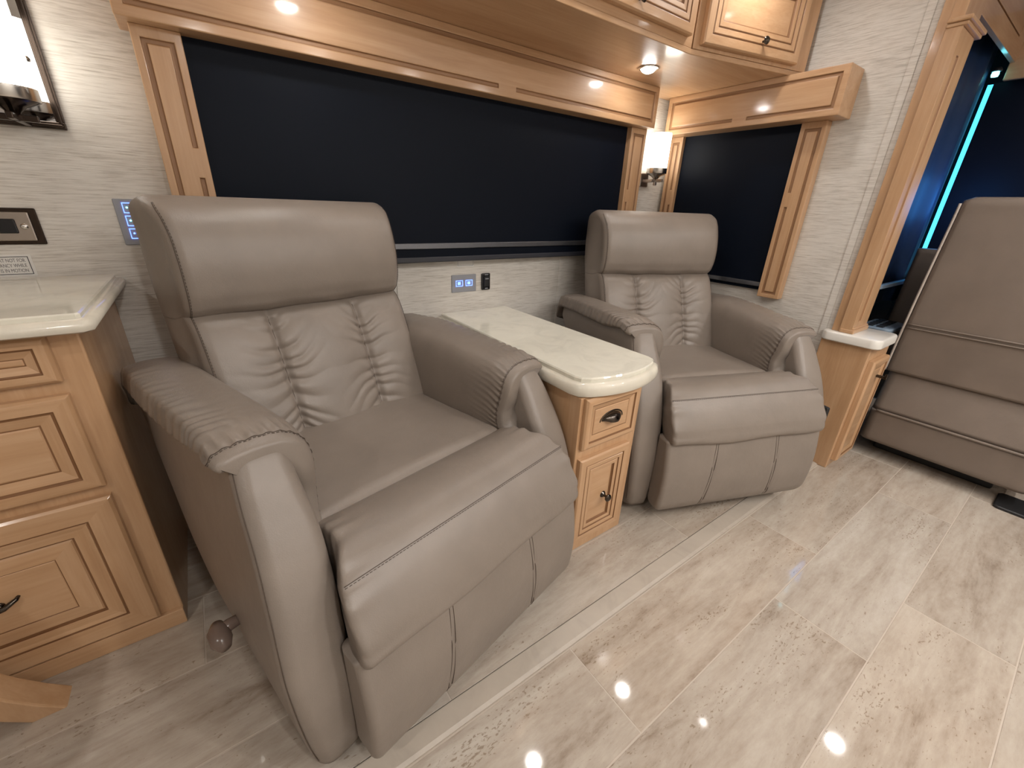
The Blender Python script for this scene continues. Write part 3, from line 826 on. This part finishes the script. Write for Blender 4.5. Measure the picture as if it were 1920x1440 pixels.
# ================================================================== RECLINER
XC = 0.0
def build_recliner(label):
    t = thing('recliner', label, 'armchair')
    # ---- backrest
    hw0 = .300
    def back_sec(z, ins=0., head=False):
        xc = 0.
        if head:
            yf = float(interp(z, [(.812, .750), (.820, .722), (.835, .700), (.86, .688), (.91, .682), (.97, .688), (1.02, .703), (1.055, .724), (1.08, .752), (1.097, .785)]))
            yr = float(interp(z, [(.812, .850), (.87, .866), (.98, .875), (1.05, .862), (1.08, .842), (1.097, .82)]))
            hw = hw0+.006*smst(1.0, 1.09, z)
            dz = 1.097-z; rr = .035
            if dz < rr: hw -= rr-math.sqrt(max(0, rr*rr-(rr-dz)**2))
        else:
            yf = float(interp(z, [(.30, .55), (.40, .553), (.48, .567), (.56, .590), (.64, .620), (.72, .652), (.78, .680), (.81, .700), (.838, .735)]))
            yr = float(interp(z, [(.30, .70), (.5, .755), (.65, .80), (.77, .84), (.845, .86)]))
            hw = hw0-.001
        q = rrect(xc-hw, xc+hw, yf, yr, .03, 150, 14, 8)
        yl = min(.705, .56+(z-.47)*.40)
        x = q[:, 0]; y = q[:, 1].copy()
        fr = smst(yf+.035, yf+.004, y)           # front weight
        u = (x-xc)
        x = x+np.sign(u)*(np.abs(u) > hw*.8)*.024*smst(yl+.02, yl+.13, y)
        if head:
            y -= fr*.016*(1-(u/hw)**2)
            y -= fr*.003*np.sin(u*34+z*30)*np.exp(-((z-.825)/.02)**2)
        else:
            top = smst(.835, .785, z); bot = smst(.42, .48, z)
            a = np.abs(u)-.124
            prof = np.where(np.abs(u) < .124, .020*(1-(u/.124)**2), .014*(1-((np.abs(u)-.215)/.091)**2))
            y -= fr*prof*(.35+.65*top)
            g = np.exp(-(a/.010)**2)
            y += fr*.010*g*top
            d = np.abs(a)
            side = np.where(np.abs(u) < .124, 1., .8)
            tilt = 1.05-2.1*(.82-z)/.38          # fan of the gathers
            zz = z-tilt*d*np.where(np.abs(u) < .124, .9, .55)+.003*np.sin(u*60)
            sgn = np.where(u < 0, 0., .4)
            ph = zz/.0300+sgn+.25*np.sin(zz*47+sgn*9)
            w = np.abs(np.sin(math.pi*ph))**.8
            amp = .0135*np.exp(-d/.042)*(1-.85*np.exp(-d/.0035))*top
            amp = amp*(.7+.5*np.sin(zz*61+sgn*5+np.sign(a)*1.7)**2)
            y -= fr*(w-.55)*amp*side
        return np.stack([x, y, np.full(len(x), z)], 1)
    zs = np.linspace(.30, .838, 150)
    S = [back_sec(z) for z in zs]
    br = loft('backrest', S, LEATHER, t)
    zs2 = np.concatenate([np.linspace(.812, .85, 14), np.linspace(.856, 1.05, 34), np.linspace(1.055, 1.097, 22)])
    S2 = [back_sec(z, head=True) for z in zs2]
    hr = loft('headrest', S2, LEATHER, t)
    n = len(S[0]); cfl = n-4; cfr = 151+4                  # middle of the front corners
    for SS, par in ((S, br), (S2[2:-8], hr)):
        for ci, sg in ((cfl, -1), (cfr, 1)):
            P = [s[ci]+np.array([sg*.0006, -.0006, 0]) for s in SS]
            seam('seam', P, par, np.tile([sg*.7, -.7, 0], (len(P), 1)))
    for uu in (-.124, .124):
        P = []
        for s in S[30:-10]:
            fr = s[:151]; xc = fr[:, 0].mean(); i = int(np.argmin(np.abs(fr[:, 0]-xc-uu))); P.append((xc+uu, fr[i, 1]+.0008, fr[i, 2]))
        seam('gather_seam', P, br, r=.0013, dash=False)
    # ---- seat cushion
    secs = []
    for y in np.concatenate([np.linspace(.165, .225, 12), np.linspace(.235, .64, 28)]):
        e = math.sqrt(max(0., 1-(1-min(1., (y-.165)/.060))**2))
        zt = .432+.062*e+.002*math.sin(y*9)
        q = rrect(XC-.290, XC+.290, .36, zt, .03, 40, 6, 6)
        z = q[:, 1]+smst(.40, .48, q[:, 1])*(.016*(1-((q[:, 0]-XC)/.29)**2)*e)
        secs.append(np.stack([q[:, 0], np.full(len(q), y), z], 1))
    loft('seat_cushion', secs, LEATHER, t)
    # ---- footrest pad
    prof = crom([(.222, .44), (.206, .484), (.168, .514), (.11, .531), (.055, .528), (.018, .508), (-.018, .470), (-.046, .425), (-.060, .385), (-.060, .362), (-.046, .352), (.0, .354), (.08, .36), (.17, .37), (.21, .40)], 110)
    cen = np.array([.09, .43]); secs = []
    XF = .330
    for x in np.concatenate([-np.linspace(XF, XF-.04, 20), np.linspace(-XF+.045, XF-.045, 60), np.linspace(XF-.04, XF, 20)]):
        e = max(0., (abs(x)-(XF-.016))/.016); s = math.sqrt(max(0., 1-e*e)); s = .90+.10*s
        q = cen+(prof-cen)*s
        edge = np.exp(-(XF-abs(x))/.03)
        dirs = (prof-cen)/np.linalg.norm(prof-cen, axis=1)[:, None]
        k = np.arange(len(prof))
        wv = .0035*edge*np.sin(k*.85+1.3*np.sin(k*.31))*(prof[:, 1] > .38)
        sag = -.008*(1-(x/XF)**2)*(prof[:, 1] < .40)
        q = q+dirs*wv[:, None]
        q[:, 1] += sag+.004*np.sin(x*17)*(prof[:, 1] < .38)
        secs.append(np.stack([x*(1-.14*smst(-.025, .105, q[:, 0])), q[:, 0], q[:, 1]], 1))
    fp = loft('footrest_pad', secs, LEATHER, t)
    i = int(np.argmin(np.linalg.norm(prof-np.array([.010, .502]), axis=1)))
    P = [s[i]+np.array([0, -.0005, .0006]) for s in secs[3:-3]]
    seam('seam', P, fp, np.tile([0, -.6, .8], (len(P), 1)))
    # ---- footrest lower panel
    secs = []
    for z in np.concatenate([np.linspace(.055, .105, 14), np.linspace(.11, .365, 26)]):
        e = max(0., 1-(z-.055)/.055); c = 1-math.sqrt(max(0., 1-e*e))
        yf = -.040-.022*math.sin(math.pi*np.clip((z-.02)/.35, 0, 1))+.030*c
        q = rrect(-.337+.035*c, .337-.035*c, yf, .022, .016, 70, 4, 5)
        y = q[:, 1].copy()
        for us_ in (-.13, .13):
            y += (y < yf+.01)*.0022*np.exp(-((q[:, 0]-us_+.02*((z-.36)/.3)*np.sign(us_))/.004)**2)
        secs.append(np.stack([q[:, 0], y, np.full(len(q), z)], 1))
    lp = loft('footrest_panel', secs, LEATHER, t)
    for us_ in (-.13, .13):
        for o_ in (-.005, .005):
            P = []
            for s in secs[6:]:
                fr = s[:71]; z = fr[0, 2]; xx = us_-.02*((z-.36)/.3)*np.sign(us_)+o_; j = int(np.argmin(np.abs(fr[:, 0]-xx))); P.append((xx, fr[j, 1]-.0002, z))
            seam('seam', P, lp, np.tile([0, -1, 0], (len(P), 1)), r=.0008, off=0.)
    box('under_frame', (XC-.29, .05, .10), (XC+.29, .60, .36), LEATHER_D, t, bevel=.01)
    # ---- arms
    def warp(P, sg):
        # the two arms of the soft chair do not sit quite alike
        f = smst(.68, .20, P[:, 1]); g = smst(.40, .68, P[:, 2])
        if sg < 0: P[:, 0] += .024*f*smst(.30, .66, P[:, 2]); P[:, 2] += .008*f*g
        else: P[:, 2] -= .026*f*g; P[:, 1] -= .018*f*g
        return P
    for sg in (-1, 1):
        secs = []
        for z in np.concatenate([np.linspace(.045, .62, 42), np.linspace(.63, .708, 12)]):
            yf = float(interp(z, [(.045, .040), (.10, .026), (.20, .018), (.32, .022), (.43, .048), (.52, .090), (.60, .140), (.66, .180), (.69, .205), (.708, .235)]))
            yr = float(interp(z, [(.045, .52), (.2, .55), (.35, .62), (.47, .70), (.56, .79), (.62, .84), (.708, .858)]))
            xo = float(interp(z, [(.045, .405), (.15, .420), (.30, .430), (.45, .430), (.55, .427), (.62, .424), (.70, .412)]))
            xi = .312+.010*smst(.52, .66, z)
            q = rrect(xi, xo, yf, yr, .026, 14, 40, 7)
            x = q[:, 0]; y = q[:, 1]
            y = y-.006*smst(yf+.02, yf, y)*(1-((x-(xi+xo)/2)/((xo-xi)/2))**2)
            secs.append(warp(np.stack([XC+sg*x, y, z-(.014*smst(.55, .85, y)+.046*smst(.80, .862, y))*smst(.50, .70, z)], 1), sg))
        ab = loft('armrest', secs, LEATHER, t)
        k = 15+4
        P = [s[k]+np.array([sg*.0005, -.0005, 0]) for s in secs[2:-3]]
        seam('seam', P, ab, np.tile([sg*.7, -.7, 0], (len(P), 1)), r=.0009, dash=False)
        # pad: an inverted J over the top and the inner side
        cs_ = crom([(.426, .684), (.437, .689), (.440, .700), (.427, .713), (.395, .719), (.360, .720), (.325, .715), (.298, .698), (.282, .668), (.276, .62), (.275, .55), (.277, .48), (.280, .44), (.290, .415),
                    (.308, .41), (.316, .45), (.320, .54), (.324, .61), (.342, .676), (.385, .690)], 150)
        YA = .190; secs = []
        ys = np.concatenate([np.linspace(YA, YA+.04, 24), np.linspace(YA+.045, .36, 36), np.linspace(.37, .80, 48), np.linspace(.805, .87, 20)])
        # outward normals of the section
        T = np.roll(cs_, -1, 0)-np.roll(cs_, 1, 0); NN = np.stack([T[:, 1], -T[:, 0]], 1); NN /= np.linalg.norm(NN, axis=1)[:, None]
        if ((cs_-cs_.mean(0))*NN).sum() < 0: NN = -NN
        arc = np.arange(150)/150.*np.linalg.norm(np.diff(cs_, axis=0), axis=1).sum()
        outer = ((cs_[:, 1] > .68) | (cs_[:, 0] < .303)).astype(float)
        for y in ys:
            e0 = max(0., 1-(y-YA)/.024); e1 = max(0., 1-(.87-y)/.060)
            sh0 = .012*(1-math.sqrt(max(0., 1-e0*e0))); sh1 = .040*(1-math.sqrt(max(0., 1-e1*e1)))
            q = cs_-NN*(sh0+0*outer)[:, None]; q[:, 1] -= sh1*1.6*smst(.58, .68, cs_[:, 1])
            q[:, 1] -= .026*smst(YA+.02, YA+.22, y)*smst(.33, .40, cs_[:, 0])*(1-smst(.699, .712, cs_[:, 1]))
            fr_ = math.exp(-max(0., y-YA-.02)/.036)*smst(YA+.016, YA+.036, y)
            wr_ = np.abs(np.sin(math.pi*(arc/.019+.35*np.sin(arc*33)+(y-YA)*6)))**.8
            q = q+NN*(outer*.0125*fr_*(wr_-.5))[:, None]
            od = np.exp(-np.abs(cs_[:, 0]-.434)/.028)*(cs_[:, 1] > .69)
            wv = np.abs(np.sin(math.pi*(y/.031+.3*math.sin(y*40)-cs_[:, 0]*9)))**.9
            q = q+NN*(od*.0070*(wv-.5)*smst(YA+.01, YA+.09, y))[:, None]
            q[:, 1] += -.014*smst(YA+.085, YA, y)*smst(.45, .62, cs_[:, 1]) - .012*smst(.6, .87, y) + .004*math.sin((y-.2)*5)
            yy = np.full(150, y)
            k_ = math.exp(-(y-YA)/.07)
            yy = yy+k_*(.012*np.exp(-((cs_[:, 1]-.575)/.05)**2)*(cs_[:, 0] < .345)-.040*smst(.53, .44, cs_[:, 1]))
            secs.append(warp(np.stack([XC+sg*q[:, 0], yy, q[:, 1]], 1), sg))
        ap = loft('arm_pad', secs, LEATHER, t)
        i0 = int(np.argmin(np.linalg.norm(cs_-np.array([.439, .697]), axis=1)))
        path = [s[(i0-4) % 150] for s in secs[14:-16]]
        path = [np.array(p)+np.array([sg*.0012, 0, 0]) for p in path]
        seam('seam', path, ap, np.tile([sg, 0, 0], (len(path), 1)))
        i1 = int(np.argmin(np.linalg.norm(cs_-np.array([.277, .48]), axis=1)))
        ring = [secs[14][j]+np.array([NN[j][0]*sg*.0006, -.0006, NN[j][1]*.0006]) for j in range(i0, i1)]
        seam('front_seam', ring, ap, np.array([[sg*NN[j][0], -.3, NN[j][1]] for j in range(i0, i1)]))
    # ---- swivel base and lever
    lathe('swivel_base', [(.27, .0), (.285, .004), (.285, .018), (.26, .026), (.18, .03), (.14, .05), (.14, .10)], BLACKM, t, 40, 'z', (XC, .34, 0))
    return t
rc1 = build_recliner('taupe leather swivel recliner, the near larger one beside the base cabinet')
mb = MB(); mb.add(*tubev([(-.42, .30, .27), (-.445, .30, .27), (-.462, .295, .268)], [.011, .013, .015], 14))
mb.add(*tubev([(-.462, .318, .274), (-.465, .30, .270), (-.467, .275, .264), (-.465, .258, .260)], [.010, .020, .020, .011], 14))
lv = mb.build('lever', plain('brown_plastic', (.16, .115, .095), .25), rc1, smooth=True); lv['label'] = 'brown plastic recline lever'
rc2 = copy_tree(rc1)
rc2['label'] = 'taupe leather swivel recliner, the far smaller one in the corner by the end window'
for ch in list(rc2.children):
    if ch.name.startswith('lever'): bpy.data.objects.remove(ch)
hb = box('release_handle', (.388, .0, .345), (.406, .06, .415), BLACKM, rc2, bevel=.006); hb['label'] = 'black release handle'
rc1.location = (.392, .633, 0); rc1.rotation_euler = (0, 0, math.radians(13.3))
rc2.location = (1.509, .600, .006); rc2.rotation_euler = (0, 0, math.radians(-21.3))

# ================================================================== DINING CHAIR at the lower left
dc = thing('dining_chair', 'wooden dining chair of which one splayed foot shows at the lower left', 'chair', (-.815, .895, 0))
def leg(x, y, dx, dy, h):
    mb = MB(); w0, w1 = .029, .034; v = []
    K = 8
    for i in range(K+1):
        t = i/K; s = (1-t)**2.2
        cx, cy, z = x+dx*s, y+dy*s, h*t; w = w0+(w1-w0)*t
        v += [(cx-w, cy-w, z), (cx+w, cy-w, z), (cx+w, cy+w, z), (cx-w, cy+w, z)]
    f = [(i*4+j, i*4+(j+1) % 4, (i+1)*4+(j+1) % 4, (i+1)*4+j) for i in range(K) for j in range(4)]+[(3, 2, 1, 0), (K*4, K*4+1, K*4+2, K*4+3)]
    return mesh('leg', v, f, WZ, dc, bevel=.004)
leg(.19, .15, .145, .03, .44); leg(.19, -.20, .145, -.03, .44); leg(-.20, .15, -.04, 0, .44); leg(-.20, -.20, -.04, 0, .44)
slab('seat', rrect(-.24, .23, -.24, .19, .03, 8, 8, 5), [(.006, .44), (0, .446), (0, .475), (.02, .49)], LEATHER, dc, smooth=True)
